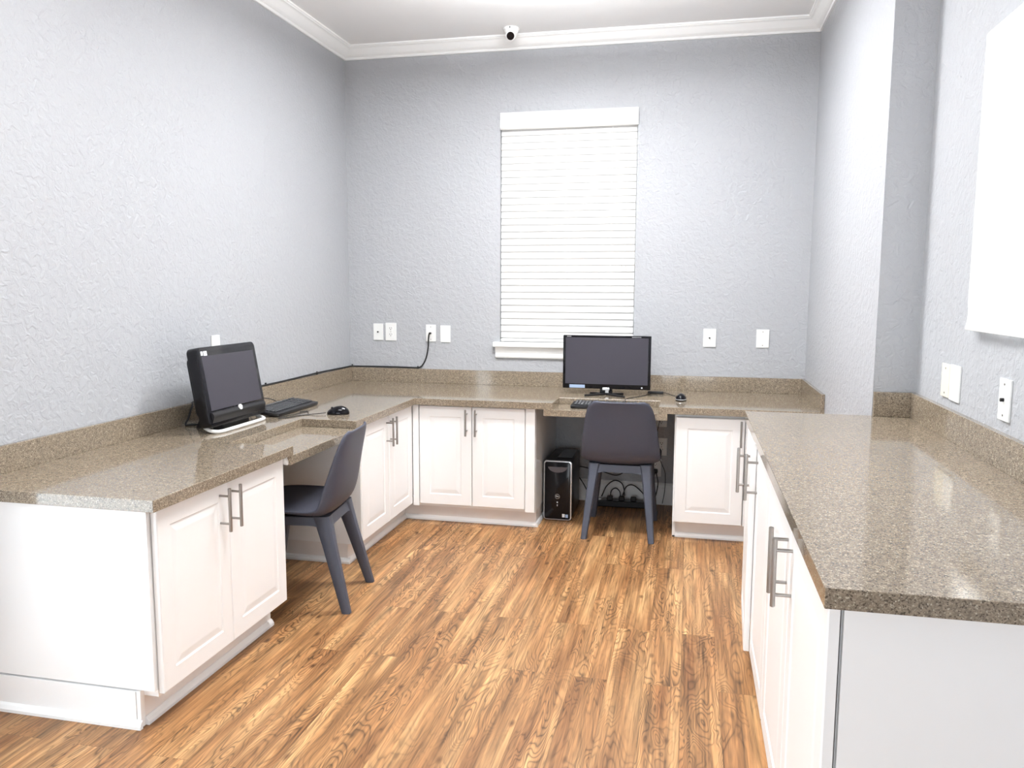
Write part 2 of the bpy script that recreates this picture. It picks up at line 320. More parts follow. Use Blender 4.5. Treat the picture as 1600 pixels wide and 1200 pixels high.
# ------------------------------------------------------------------ base cabinets (local: width +x, front -y)
def door_mesh(w, h):
    # raised-panel door, outer face at y=-0.02, back at y=0, origin at its lower corner
    b = bmesh.new(); T = 0.02
    def ring(i, y): return [b.verts.new((i, y, i)), b.verts.new((w-i, y, i)), b.verts.new((w-i, y, h-i)), b.verts.new((i, y, h-i))]
    st = [(0.0, 0.0), (0.0, -T+0.003), (0.003, -T), (0.062, -T), (0.066, -T+0.0035), (0.071, -T+0.0035), (0.090, -T+0.0008), (0.094, -T+0.0005)]
    rs = [ring(*q) for q in st]; b.faces.new(rs[0])
    for A, B in zip(rs, rs[1:]):
        for k in range(4): b.faces.new((A[k], A[(k+1) % 4], B[(k+1) % 4], B[k]))
    b.faces.new(rs[-1]); bmesh.ops.recalc_face_normals(b, faces=b.faces); return b
def handle(parent, x, z0, z1, y):
    m = MB(); m.cyl((x, y, z0), (x, y, z1), 0.0058, bev=0.001)
    for z in (z0+0.03, z1-0.03): m.cyl((x, y, z), (x, -0.019, z), 0.0042, n=12)
    m.build('handle', NICKEL, parent, smooth=True)
def cabinet(label, loc, rz, w, depth, top, doors, hz, stiles=(), kick=(0, None), group='white base cabinets', kz=0.10, shoe=True, proud=0.045):
    r = root('base_cabinet', label, 'cabinet', loc, rz, group)
    MB().box(0, w, 0.005, depth, kz, top).build('carcass', CAB, r)
    for (x0, x1, hx, z0, z1, ang) in doors:
        dw = x1-x0-0.003; m = MB().add(door_mesh(dw, z1-z0)); 
        # pivot at the hinge side
        right_hinge = hx < (x0+x1)/2
        if right_hinge: bmesh.ops.translate(m.bm, vec=(-dw, 0, 0), verts=m.bm.verts)
        d = m.build('door', CAB, r); d.location = ((x1-0.0015) if right_hinge else x0+0.0015, 0, z0); d.rotation_euler = (0, 0, ang)
        hm = hx-d.location.x
        mm = MB(); mm.cyl((hm, -0.02-proud+0.0058, hz[0]-z0), (hm, -0.02-proud+0.0058, hz[1]-z0), 0.0058, bev=0.001)
        for z in (hz[0]+0.028, hz[1]-0.028): mm.cyl((hm, -0.02-proud+0.0058, z-z0), (hm, -0.0195, z-z0), 0.0042, n=12)
        mm.build('handle', NICKEL, d, smooth=True)
    for x0, x1 in stiles: MB().box(x0, x1, -0.018, 0.005, kz+0.003, top-0.003, 0.001).build('filler_strip', CAB, r)
    k0 = kick[0]; k1 = w if kick[1] is None else kick[1]
    MB().box(k0, k1, 0.06, 0.075, 0, kz).box(k0, k0+0.015, 0.075, depth, 0, kz).box(k1-0.015, k1, 0.075, depth, 0, kz).build('toe_kick', KICK, r)
    if shoe:
        m = MB(); m.prism([(0.06, 0), (0.044, 0), (0.044, 0.010), (0.050, 0.020), (0.056, 0.026), (0.06, 0.026)], 'x', k0, k1); m.build('shoe_moulding', TRIM, r)
    return r
HZ = (0.540, 0.694)
# left run (front faces +x): rz = +90 deg, local x -> world +y
c1 = cabinet('white two-door base cabinet at the near left, its plain side panel facing us', (0.695, -3.066, 0), PI/2, 0.785, 0.69, ZT-ND,
        [(-0.004, 0.391, 0.335, 0.114, 0.707, 0), (0.391, 0.786, 0.404, 0.114, 0.707, 0)], HZ, kick=(0.0, 0.787))
MB().box(-0.018, -0.0005, 0.005, 0.69, 0.125, ZT-ND).build('end_panel', CAB, c1)
MB().box(-0.022, -0.0005, 0.072, 0.69, 0.0, 0.119).build('base_board', CAB, c1)
MB().box(-0.020, -0.0005, 0.0565, 0.0705, 0.0, 0.121).build('base_board', CAB, c1)
MB().prism([(-0.022, 0), (-0.036, 0), (-0.036, 0.010), (-0.030, 0.022), (-0.022, 0.027)], 'y', 0.050, 0.69).build('shoe_moulding', TRIM, c1)
c2 = cabinet('white two-door base cabinet in the left run behind the side-on grey chair', (0.695, -1.512, 0), PI/2, 0.786, 0.69, ZT-ND,
        [(0.012, 0.387, 0.353, 0.114, 0.707, 0), (0.390, 0.763, 0.408, 0.114, 0.707, 0)], HZ, stiles=[(0.0, 0.010)], kick=(0.002, 0.842))
MB().prism([(0.002, 0), (-0.014, 0), (-0.014, 0.010), (-0.008, 0.022), (0.002, 0.027)], 'y', 0.044, 0.69).build('shoe_moulding', TRIM, c2)
# back run
c3 = cabinet('white two-door base cabinet on the back wall, left of the black computer tower', (0.742, -0.73, 0), 0, 0.710, 0.72, ZT-ND,
        [(0.016, 0.336, 0.308, 0.118, 0.706, 0), (0.337, 0.652, 0.365, 0.118, 0.706, 0)], HZ, stiles=[(-0.025, 0.012), (0.654, 0.709)], kick=(-0.112, 0.705))
MB().prism([(0.705, 0), (0.718, 0), (0.718, 0.010), (0.713, 0.022), (0.705, 0.027)], 'y', 0.044, 0.70).build('shoe_moulding', TRIM, c3)
c4 = cabinet('white one-door base cabinet on the back wall, right of the chair that faces the window', (2.230, -0.73, 0), 0, 0.760, 0.72, ZT-ND,
        [(0.006, 0.372, 0.350, 0.105, 0.694, 0)], (0.545, 0.688), stiles=[(0.376, 0.75)], kick=(0.002, 0.755))
MB().box(0.0, 0.016, 0.044, 0.06, 0.0, 0.10).build('kick_corner', TRIM, c4)
# right run (front faces -x): rz = -90 deg, local x -> world -y
RZH = (0.672, 0.832)
c5 = cabinet('white two-door base cabinet under the far half of the tall right worktop', (2.553, YP-0.010, 0), -PI/2, 0.945, 0.58, ZR-0.036,
        [(0.004, 0.474, 0.425, 0.110, 0.858, -0.045), (0.477, 0.942, 0.530, 0.110, 0.858, 0)], RZH, kick=(0, 0.945))
c6 = cabinet('white two-door base cabinet nearest us under the tall right worktop', (2.553, YP-0.957, 0), -PI/2, 0.962, 0.58, ZR-0.036,
        [(0.002, 0.481, 0.440, 0.110, 0.858, 0), (0.484, 0.979, 0.525, 0.110, 0.858, 0)], RZH, kick=(0, 0.962))
MB().box(0.9625, 0.981, 0.006, 0.58, 0.0, ZR-0.036).build('end_panel', CAB, c6)

# ------------------------------------------------------------------ chairs (local: front +y)
def smoothstep(t): return t*t*(3-2*t)
def make_chair(label, loc, rz):
    r = root('chair', label, 'chair', loc, rz, 'anthracite shell chairs')
    # profile of the shell: y, z, half width, lift of the side edges (along the local normal)
    st = [(0.245, 0.418, 0.150, 0.000), (0.240, 0.428, 0.190, 0.000), (0.215, 0.438, 0.209, 0.004), (0.14, 0.441, 0.219, 0.010), (0.05, 0.433, 0.222, 0.018), (-0.04, 0.420, 0.222, 0.028),
          (-0.105, 0.410, 0.220, 0.040), (-0.150, 0.418, 0.219, 0.052), (-0.180, 0.452, 0.218, 0.060), (-0.196, 0.505, 0.214, 0.058), (-0.208, 0.575, 0.206, 0.048),
          (-0.220, 0.65, 0.195, 0.036), (-0.232, 0.715, 0.183, 0.026), (-0.240, 0.750, 0.168, 0.020), (-0.245, 0.768, 0.148, 0.017), (-0.248, 0.776, 0.120, 0.016)]
    n = 17; b = bmesh.new(); G = []
    for i, (y, z, hw, lift) in enumerate(st):
        y0, z0 = st[max(0, i-1)][:2]; y1, z1 = st[min(len(st)-1, i+1)][:2]
        tg = Vector((0, y1-y0, z1-z0)).normalized(); nm = Vector((0, tg.z, -tg.y))
        if i < 5: nm = Vector((0, 0, 1))
        if nm.z < 0 and i < 8: nm = -nm
        row = []
        for k in range(n):
            u = -1+2*k/(n-1); x = hw*math.sin(u*PI/2*0.98)/math.sin(PI/2*0.98)
            row.append(b.verts.new(Vector((x, y, z))+nm*lift*abs(u)**2.6))
        G.append(row)
    for A, B in zip(G, G[1:]):
        for k in range(n-1): b.faces.new((A[k], A[k+1], B[k+1], B[k]))
    bmesh.ops.recalc_face_normals(b, faces=b.faces)
    o = MB().add(b).build('seat_shell', CHAIR, r, smooth=True)
    so = o.modifiers.new('thick', 'SOLIDIFY'); so.thickness = 0.011; so.offset = 0
    sb = o.modifiers.new('sub', 'SUBSURF'); sb.levels = 1; sb.render_levels = 2
    # legs: rounded tapering posts, tops merge into the frame
    tops = {}
    for sx in (-1, 1):
        for (ty, fy) in ((-0.120, -0.232), (0.150, 0.222)):
            T_ = Vector((sx*0.142, ty, 0.415)); Fo = Vector((sx*0.186, fy, 0.0))
            m = bmesh.new(); rings = []
            for t, wx, wy in ((0, 0.034, 0.038), (0.10, 0.030, 0.035), (0.3, 0.0255, 0.030), (0.65, 0.0215, 0.025), (1.0, 0.0175, 0.0195)):
                c = T_.lerp(Fo, t); ring = []
                for k in range(12):
                    a = 2*PI*k/12; ca, sa = math.cos(a), math.sin(a)
                    ring.append(m.verts.new((c.x+wx*math.copysign(abs(ca)**0.55, ca), c.y+wy*math.copysign(abs(sa)**0.55, sa), c.z)))
                rings.append(ring)
            for A, B in zip(rings, rings[1:]):
                for k in range(12): m.faces.new((A[k], A[(k+1) % 12], B[(k+1) % 12], B[k]))
            m.faces.new(rings[0]); m.faces.new(rings[-1]); bmesh.ops.recalc_face_normals(m, faces=m.faces)
            MB().add(m).build('leg', CHAIRL, r, smooth=True)
    # apron under the seat with arched lower edges that flow into the legs
    f = MB()
    def arch(half, zt, drop, hgt):
        pts = [(-half, zt), (half, zt)]
        low = []
        for k in range(17):
            u = 1-2*k/16; e = max(0, (abs(u)-0.55)/0.45); low.append((half*u, zt-hgt-drop*(1-math.sqrt(max(0, 1-e*e)))))
        return pts+low
    f.prism(arch(0.158, 0.408, 0.060, 0.040), 'y', -0.146, -0.098)
    f.prism(arch(0.158, 0.420, 0.060, 0.042), 'y', 0.128, 0.172)
    for sx in (-1, 1):
        pts = [(p[0]+0.015, p[1]) for p in arch(0.152, 0.410, 0.060, 0.036)]
        f.prism(pts, 'x', sx*0.120, sx*0.166)
    f.box(-0.13, 0.13, -0.11, 0.14, 0.385, 0.402)
    for v in f.bm.verts:                                            # the frame splays with the legs
        t = (0.415-v.co.z)/0.415; k = min(1, max(0, (v.co.y+0.12)/0.27))
        v.co.x *= 1+0.31*t; v.co.y += t*(-0.112*(1-k)+0.072*k)
    f.build('seat_frame', CHAIRL, r)
    return r
make_chair('dark grey plastic shell chair seen from behind, facing the monitor under the window', (1.935, -0.600, 0), 0.0)
make_chair('dark grey plastic shell chair seen side-on, pushed under the left worktop tray', (0.638, -1.940, 0), math.radians(97))

# ------------------------------------------------------------------ all-in-one computer (local: front +x)
a = root('all_in_one_computer', 'black all-in-one computer with white foot bar on the left worktop', 'computer', (0.285, -1.877, ZT), 0)
tilt = math.radians(-9.5)
TM = Matrix.Translation((0.0, 0, 0.030)) @ Matrix.Rotation(tilt, 4, 'Y')
def rrect(w, h, r, n=6, x=0, y=0):
    P = []
    for cx, cy, a0 in ((w/2-r, h/2-r, 0), (-w/2+r, h/2-r, 90), (-w/2+r, -h/2+r, 180), (w/2-r, -h/2+r, 270)):
        for k in range(n+1):
            t = math.radians(a0+90*k/n); P.append((x+cx+r*math.cos(t), y+cy+r*math.sin(t)))
    return P
m = MB().prism(rrect(0.470, 0.352, 0.026, y=0.176), 'x', -0.052, 0.0, 0.004, TM); m.build('housing', GLOSSB, a, smooth=True)
m = MB().prism(rrect(0.40, 0.27, 0.03, y=0.18), 'x', -0.085, -0.051, 0.006, TM); m.build('back_cover', BLACK, a, smooth=True)
MB().box(0.0, 0.0016, -0.208, 0.208, 0.072, 0.312, mtx=TM).build('screen', SCREEN, a)
m = MB(); pts = [(0.0, 0.066), (0.006, 0.064), (0.012, 0.056), (0.014, 0.046), (0.010, 0.036), (0.004, 0.026), (0.0, 0.018)]
m.prism([(p[0], p[1]) for p in pts], 'y', -0.216, 0.216, mtx=TM); m.build('speaker_bar', BLACK, a, smooth=True)
bd = MB().cyl(TM @ Vector((0.008, 0, 0.060)), TM @ Vector((0.0150, 0, 0.0605)), 0.0125, n=24).build('logo_badge', WHITEP, a, smooth=True)
writing('logo_letters', 'hp', 0.016, STICK_REFL, bd, Matrix.Translation(TM @ Vector((0.0152, 0, 0.0607))) @ Matrix.Rotation(PI/2, 4, 'Z') @ Matrix.Rotation(PI/2, 4, 'X'))
MB().box(0.0, 0.0012, -0.208, -0.194, 0.316, 0.334, mtx=TM).build('sticker_or_reflection', STICKW, a)
MB().box(0.0, 0.0012, -0.188, -0.164, 0.314, 0.334, mtx=TM).build('sticker_or_reflection', STICKW, a)
m = MB(); m.tube([(-0.060, -0.205, 0.034), (-0.03, -0.207, 0.016), (0.000, -0.200, 0.009), (0.014, -0.178, 0.008), (0.018, -0.12, 0.008), (0.018, 0.12, 0.008), (0.014, 0.178, 0.008), (0.000, 0.200, 0.009), (-0.03, 0.207, 0.016), (-0.060, 0.205, 0.034)], 0.0085, n=12)
m.build('foot_bar', WHITEP, a, smooth=True)
MB().box(-0.075, -0.02, -0.11, 0.11, 0.0, 0.036, 0.006).prism([(-0.08, 0.034), (-0.15, 0.0), (-0.17, 0.0), (-0.10, 0.16), (-0.085, 0.16)], 'y', -0.09, 0.09).build('stand', BLACK, a)

# ------------------------------------------------------------------ keyboards and mice
def make_keyboard(label, loc, rz, tiltdeg, L=0.45, D=0.155):
    # local: length along x, typing side -y
    r = root('keyboard', label, 'keyboard', loc, rz, 'black keyboards')
    T = Matrix.Translation((0, -D/2, 0.001)) @ Matrix.Rotation(math.radians(tiltdeg), 4, 'X') @ Matrix.Translation((0, D/2, 0))
    MB().box(-L/2, L/2, -D/2, D/2, 0, 0.018, 0.005, mtx=T).build('body', BLACK, r, smooth=True)
    k = MB(); rows = [(0.060, 1), (0.034, 0), (0.015, 0), (-0.004, 0), (-0.023, 0), (-0.042, 0)]
    for y, _ in rows:
        for x0, nn in ((-L/2+0.018, 15), (-L/2+0.312, 3), (-L/2+0.378, 3)):
            for i in range(nn):
                if x0+0.019*i+0.016 > L/2-0.008: continue
                k.box(x0+0.019*i, x0+0.019*i+0.0162, y-0.008, y+0.008, 0.0175, 0.0245, 0.0015, 1, mtx=T)
    k.build('keycaps', KEYS, r)
    if tiltdeg:
        h = D*math.sin(math.radians(tiltdeg))
        for x in (-L/2+0.04, L/2-0.04): MB().box(x-0.015, x+0.015, D/2-0.025, D/2-0.018, 0, h-0.001).build('foot', BLACK, r)
    return r
kb1 = make_keyboard('black keyboard lying on the left worktop right of the all-in-one computer', (0.247, -1.385, ZT), PI/2+0.02, 6)
kb2 = make_keyboard('black keyboard in the sunken tray in front of the monitor', (1.865, -0.632, ZT-ND), 0, 3, L=0.44, D=0.14)
def make_mouse(label, loc, rz, ring=False):
    # local: nose at -x
    r = root('mouse', label, 'computer mouse', loc, rz, 'black computer mice')
    b = bmesh.new(); bmesh.ops.create_uvsphere(b, u_segments=28, v_segments=16, radius=1)
    for v in b.verts:
        x, y, z = v.co; w = 0.031*(1.0+0.06*x); h = 0.042*(1.0+0.16*x)
        v.co = (0.056*x, w*y, max(0.0, (z+0.15)/1.15)*h)
    MB().add(b).build('body', GLOSSB, r, smooth=True)
    if ring: 
        b = MB(); b.tube([(0.0565*math.cos(t), 0.0318*math.sin(t), 0.009) for t in [2*PI*i/24 for i in range(25)]], 0.0022, n=6, sub=2); b.build('side_band', SILVER, r, smooth=True)
    MB().cyl((-0.030, -0.004, 0.033), (-0.030, 0.004, 0.033), 0.006, n=16).build('scroll_wheel', RUBBER, r, smooth=True)
    return r
ms1 = make_mouse('black mouse on the left worktop beside the keyboard', (0.566, -1.436, ZT), 0.35)
ms2 = make_mouse('small black mouse with silver band on the back worktop, right of the monitor', (2.257, -0.478, ZT), -PI/2, True)
def cord(parent, pts, r=0.0022):
    # a cable given in world points, parented to the thing it belongs to
    inv = (Matrix.Translation(parent.location) @ Matrix.Rotation(parent.rotation_euler.z, 4, 'Z')).inverted()
    return MB().tube([inv @ Vector(p) for p in pts], r).build('cable', RUBBER, parent, smooth=True)
def cable(name, label, pts, r=0.0022, cat='cable', group=None, m=RUBBER):
    return tag(MB().tube(pts, r).build(name, m, smooth=True), label, cat, group)
Z = ZT+0.0026
cord(ms1, [(0.508, -1.457, Z+0.006), (0.47, -1.485, Z+0.003), (0.43, -1.50, Z), (0.40, -1.54, Z), (0.385, -1.60, Z), (0.345, -1.64, Z), (0.36, -1.56, Z+0.003), (0.40, -1.45, Z+0.004), (0.375, -1.40, Z), (0.345, -1.42, Z)], 0.0024)
cord(kb1, [(0.165, -1.30, ZT+0.026), (0.14, -1.34, ZT+0.05), (0.125, -1.41, ZT+0.062), (0.12, -1.48, ZT+0.045), (0.125, -1.53, ZT+0.012), (0.14, -1.58, Z), (0.15, -1.62, Z)], 0.0026)
cord(ms2, [(2.250, -0.418, Z+0.008), (2.235, -0.35, Z), (2.20, -0.27, Z), (2.165, -0.225, Z+0.004), (2.15, -0.222, Z+0.006)], 0.002)
tag(MB().box(2.055, 2.150, -0.236, -0.206, ZT, ZT+0.016, 0.004).build('power_adapter', BLACK), 'small black adapter block lying right of the monitor foot', 'adapter')
cord(kb2, [(1.945, -0.553, ZT-0.010), (1.943, -0.540, ZT+0.003), (1.945, -0.515, Z), (1.965, -0.46, Z), (2.01, -0.39, Z), (2.05, -0.30, Z), (2.068, -0.238, Z+0.004)], 0.002)

# ------------------------------------------------------------------ monitor (local: front -y)
mo = root('monitor', 'wide black flat monitor on a splayed foot below the window', 'monitor', (1.811, -0.36, ZT), 0)
MB().box(-0.264, 0.264, 0.0, 0.028, 0.037, 0.360, 0.004).box(-0.17, 0.17, 0.026, 0.052, 0.08, 0.30, 0.01).build('housing', GLOSSB, mo, smooth=True)
MB().box(-0.248, 0.248, -0.0014, 0.001, 0.066, 0.347).build('screen', SCREEN, mo)
MB().box(-0.022, 0.022, -0.002, 0.014, 0.030, 0.046, 0.003).build('badge', SILVER, mo)
m = MB().prism([(-0.038, 0.012), (0.038, 0.012), (0.034, 0.10), (-0.034, 0.10)], 'y', 0.006, 0.030, 0.003)
m.build('neck', GLOSSB, mo)
m = MB(); m.box(-0.004, 0.016, 0.0035, 0.0062, 0.014, 0.030)
m.build('neck_plate', SILVER, mo)
for s_, p in ((-1, (-0.118, -0.080)), (1, (0.118, -0.095)), (-1, (-0.10, 0.055)), (1, (0.10, 0.05))):
    q = MB(); d = Vector((p[0], p[1]-0.018, 0)); L_ = d.length; ang = math.atan2(d.y, d.x)
    q.prism([(-0.01, -0.013), (L_, -0.007), (L_+0.004, 0), (L_, 0.007), (-0.01, 0.013)], 'z', 0.0, 0.011, 0.003, Matrix.Translation((0, 0.018, 0)) @ Matrix.Rotation(ang, 4, 'Z'))
    q.build('foot', BLACK, mo)
m = MB(); m.box(-0.240, -0.214, -0.0012, 0.0005, 0.3505, 0.3545); m.build('bezel_print', GRAYP, mo)
m = MB(); m.box(0.150, 0.205, -0.0012, 0.0005, 0.3505, 0.3540); m.build('bezel_print', GRAYP, mo)
MB().cyl((0.214, -0.0012, 0.050), (0.214, 0.001, 0.050), 0.0045, n=16).build('power_light', STICKW, mo)
MB().box(-0.222, -0.128, -0.0012, 0.0005, 0.041, 0.060).build('sticker_or_reflection', STICK_REFL, mo)  # window reflection on the lower bezel, painted as a flat blue patch

# ------------------------------------------------------------------ computer tower (local: front -y)
t = root('computer_tower', 'black computer tower with silver-rimmed front on the floor under the back worktop', 'computer', (1.549, -0.52, 0), 0)
MB().box(-0.080, 0.080, 0.012, 0.385, 0.008, 0.362, 0.004).build('case', BLACK, t, smooth=True)
MB().prism(rrect(0.170, 0.362, 0.018, y=0.185), 'y', -0.004, 0.014, 0.002).build('front_rim', SILVER, t, smooth=True)
MB().prism(rrect(0.156, 0.348, 0.013, y=0.185), 'y', -0.008, 0.010, 0.002).build('front_panel', GLOSSB, t, smooth=True)
m = MB(); m.tube([(0.0135*math.cos(q), -0.0088, 0.150+0.0135*math.sin(q)) for q in [2*PI*i/24 for i in range(25)]], 0.0013, n=6, sub=2); em = m.build('logo_ring', SILVER, t, smooth=True)
writing('logo_letters', 'DELL', 0.0085, STICKW, em, Matrix.Translation((0, -0.0088, 0.150)) @ Matrix.Rotation(PI/2, 4, 'X'))
MB().cyl((0, -0.0095, 0.114), (0, -0.007, 0.114), 0.0042, n=16).build('power_button', STICKW, t)
MB().box(-0.003, 0.003, -0.0088, -0.007, 0.090, 0.102).build('port', GRAYP, t)
MB().box(0.030, 0.046, -0.0088, -0.007, 0.024, 0.044).build('sticker_or_reflection', STICKW, t)
MB().box(0.050, 0.066, -0.0088, -0.007, 0.022, 0.042).build('sticker_or_reflection', STICK_REFL, t)
m = MB(); pts = [(0.058*math.cos(q), 0.330-0.034*math.sin(q)) for q in [PI*i/16 for i in range(17)]]
m.prism(pts, 'y', -0.0088, -0.007); m.build('drive_cover', mat('smoked_plastic', (0.10, 0.10, 0.12), 0.12), t)
MB().box(-0.02, 0.10-0.03, 0.10, 0.37, 0.3615, 0.366, 0.002).build('top_panel', GLOSSB, t)

# ------------------------------------------------------------------ wall plates
def plate(label, wall, c, z, kind, w=0.070, h=0.113, m=WHITEP):
    # local: front -y, on the wall plane
    loc, rz = {'back': ((c, 0, z), 0), 'left': ((0, c, z), PI/2), 'right': ((W2, c, z), -PI/2)}[wall]
    r = root('wall_plate', label, 'wall plate', loc, rz, 'wall plates')
    MB().box(-w/2, w/2, -0.007, 0, -h/2, h/2, 0.002).build('cover', m, r)
    def screw(z_):
        MB().cyl((0, -0.0082, z_), (0, -0.006, z_), 0.0032, n=12).build('screw', NICKEL, r)
    if kind in ('screws', 'coax_screws'): screw(h*0.37); screw(-h*0.37)
    if kind in ('coax', 'coax_screws'):
        MB().cyl((0, -0.016, 0), (0, -0.006, 0), 0.0052, n=14).build('jack', BLACK, r)
    if kind == 'duplex':
        for zz in (0.021, -0.021):
            f = MB().prism(rrect(0.034, 0.030, 0.010, y=zz), 'y', -0.0085, -0.006).build('socket_face', m, r)
            q = MB(); q.box(-0.0085, -0.0055, -0.0092, -0.0080, zz, zz+0.009).box(0.0055, 0.0080, -0.0092, -0.0080, zz+0.001, zz+0.009).cyl((0, -0.0092, zz-0.006), (0, -0.008, zz-0.006), 0.003, n=10)
            q.build('slots', GAP, f)
        screw(0)
    return r
plate('white wall plate with a black centre jack, nearest the left corner of the back wall', 'back', 0.211, 1.090, 'coax')
plate('white double socket plate beside the jack plate near the left corner of the back wall', 'back', 0.303, 1.092, 'duplex', 0.078, 0.120)
plate('white wall plate with a black cable plugged in, left of the window', 'back', 0.589, 1.087, 'coax_screws')
plate('blank white wall plate between the plugged-in cable and the window', 'back', 0.691, 1.083, 'blank')
plate('white wall plate with a black centre jack, right of the monitor on the back wall', 'back', 2.418, 1.086, 'coax', 0.078)
plate('white wall plate with two screws, rightmost on the back wall', 'back', 2.737, 1.087, 'screws', 0.076)
plate('white wall plate on the left wall just above the all-in-one computer', 'left', -1.617, 1.095, 'blank')
plate('cream wall plate on the right wall, farther one of the touching pair', 'right', -2.222, 1.084, 'screws', 0.085, 0.112, ALMOND)
plate('plain white wall plate on the right wall, nearer one of the touching pair', 'right', -2.317, 1.084, 'blank', 0.096, 0.118)
plate('white wall plate with black jack and two screws standing alone on the right wall', 'right', -2.743, 1.087, 'coax_screws', 0.078, 0.116)
plate('white double socket under the back worktop, middle of three beside the chair', 'back', 2.140, 0.380, 'duplex', 0.072, 0.115)
plate('white socket plate with black plug, lowest of three under the back worktop', 'back', 2.103, 0.240, 'duplex', 0.078, 0.115)
plate('white socket plate half hidden by the tray, topmost of three under the back worktop', 'back', 2.135, 0.560, 'duplex', 0.072, 0.10)

# ------------------------------------------------------------------ cables on the wall and under the desk
wc = root('network_cable', 'black cable clipped along the backsplash top from back wall plate to left wall', 'cable', (0.012, -0.012, 0.85))
zz = ZT+SPL+0.0052; O = wc.location
MB().tube([(0.586, -0.012, 1.086), (0.582, -0.024, 1.080), (0.575, -0.016, 1.04), (0.570, -0.008, 0.99), (0.555, -0.007, 0.92), (0.530, -0.007, 0.872), (0.505, -0.007, zz+0.003), (0.46, -0.007, zz), (0.25, -0.007, zz+0.002), (0.06, -0.007, zz), (0.018, -0.010, zz), (0.008, -0.03, zz), (0.007, -0.10, zz), (0.007, -0.5, zz+0.004), (0.007, -0.9, zz), (0.007, -1.3, zz), (0.008, -1.78, zz), (0.025, -1.86, 0.83), (0.032, -1.90, 0.785), (0.035, -1.93, ZT+0.006), (0.06, -1.92, ZT+0.0055), (0.14, -1.88, ZT+0.0055)], 0.0048, n=10).build('cord', RUBBER, wc, O, smooth=True)
for p in ((0.495, -0.006), (0.016, -0.004), (0.004, -0.52), (0.004, -1.15)):
    MB().box(p[0]-0.004, p[0]+0.004, p[1]-0.006, p[1]+0.004, zz-0.005, zz+0.012, 0.001).build('cable_clip', RUBBER, wc, O)
MB().cyl((0.586, -0.009, 1.086), (0.586, -0.024, 1.086), 0.007, n=14).build('plug', RUBBER, wc, O)
ps = root('power_strip', 'black power strip on the floor behind the chair under the back worktop', 'power strip', (1.90, -0.115, 0), 0.03)
MB().box(-0.16, 0.16, -0.030, 0.030, 0, 0.040, 0.006).build('body', BLACK, ps)
MB().box(-0.150, -0.130, -0.010, 0.010, 0.0395, 0.045, 0.002).build('switch', STICKW, ps)
for i in range(3): MB().box(-0.075+i*0.075-0.018, -0.075+i*0.075+0.018, -0.016, 0.016, 0.0395, 0.066, 0.005).build('plug', RUBBER, ps)
G = 'black cables under the back desk'
g = lambda L_, *p: cable('desk_cable', L_, list(p), 0.0036, 'cable', G)
g('black cord from the tower sagging towards the power strip, below the seat', (1.60, -0.145, 0.26), (1.66, -0.10, 0.24), (1.76, -0.07, 0.215), (1.86, -0.06, 0.19), (1.92, -0.06, 0.235), (1.94, -0.05, 0.33), (1.945, -0.035, 0.52))
g('black cord dropping behind the tower to the floor and the power strip', (1.60, -0.145, 0.22), (1.645, -0.12, 0.15), (1.69, -0.11, 0.07), (1.73, -0.11, 0.025), (1.745, -0.112, 0.022))
g('black cord looping high over the left half of the power strip', (1.77, -0.10, 0.055), (1.80, -0.07, 0.12), (1.85, -0.06, 0.155), (1.90, -0.07, 0.135), (1.915, -0.09, 0.07), (1.90, -0.11, 0.064))
g('black cord in a small low loop over the middle of the power strip', (1.825, -0.115, 0.064), (1.835, -0.10, 0.10), (1.86, -0.09, 0.112), (1.885, -0.10, 0.095), (1.893, -0.113, 0.065))
g('black cord arching from the power strip to the floor at right', (1.905, -0.09, 0.066), (1.925, -0.07, 0.12), (1.97, -0.06, 0.13), (2.03, -0.07, 0.085), (2.08, -0.10, 0.03), (2.115, -0.13, 0.006))
pc = g('black cord hanging from the lowest wall socket to the floor', (2.105, -0.030, 0.222), (2.10, -0.050, 0.19), (2.092, -0.06, 0.12), (2.09, -0.075, 0.05), (2.08, -0.12, 0.006), (2.066, -0.122, 0.02))
g('black cord bowed out to the right of the lowest wall socket', (2.110, -0.028, 0.222), (2.118, -0.050, 0.19), (2.125, -0.055, 0.15), (2.115, -0.06, 0.08), (2.095, -0.09, 0.018))
tcb = cable('desk_cable', 'thin black cable hanging from the tray past the wall sockets to the floor', [(2.13, -0.03, 0.67), (2.125, -0.025, 0.56), (2.108, -0.02, 0.45), (2.118, -0.022, 0.34), (2.145, -0.022, 0.27), (2.168, -0.022, 0.21), (2.168, -0.024, 0.10), (2.155, -0.03, 0.012)], 0.0022, 'cable', G)
MB().box(2.088, 2.120, -0.034, -0.0095, 0.208, 0.236, 0.006).build('plug', RUBBER, pc)
MB().box(2.098, 2.118, -0.030, -0.0095, 0.345, 0.371, 0.005).build('plug', RUBBER, tcb)

# ------------------------------------------------------------------ blinds
bl = root('window_blind', 'white horizontal slatted blind, closed, in the back wall window', 'blind', (1.505, 0.03, 1.04)); O = bl.location
MB().prism([(-0.014, 2.405), (-0.018, 2.412), (-0.018, 2.498), (-0.012, 2.506), (0.0, 2.506), (0.0, 2.400), (-0.008, 2.400)], 'x', 1.069, 1.948).box(1.072, 1.940, 0.0, 0.06, 2.44, 2.505).build('valance', SLAT, bl, O)
m = MB(); n = 31; z0 = 1.088; z1 = 2.388
for i in range(n):
    z = z0+(z1-z0)*i/(n-1)
    m.box(-0.434, 0.434, -0.0235, 0.0235, -0.0013, 0.0013, mtx=Matrix.Translation((1.505, 0.022, z)) @ Matrix.Rotation(math.radians(77), 4, 'X'))
m.build('slats', SLAT, bl, O)
MB().box(1.073, 1.938, 0.000, 0.046, 1.042, 1.060, 0.003).build('bottom_rail', SLAT, bl, O)
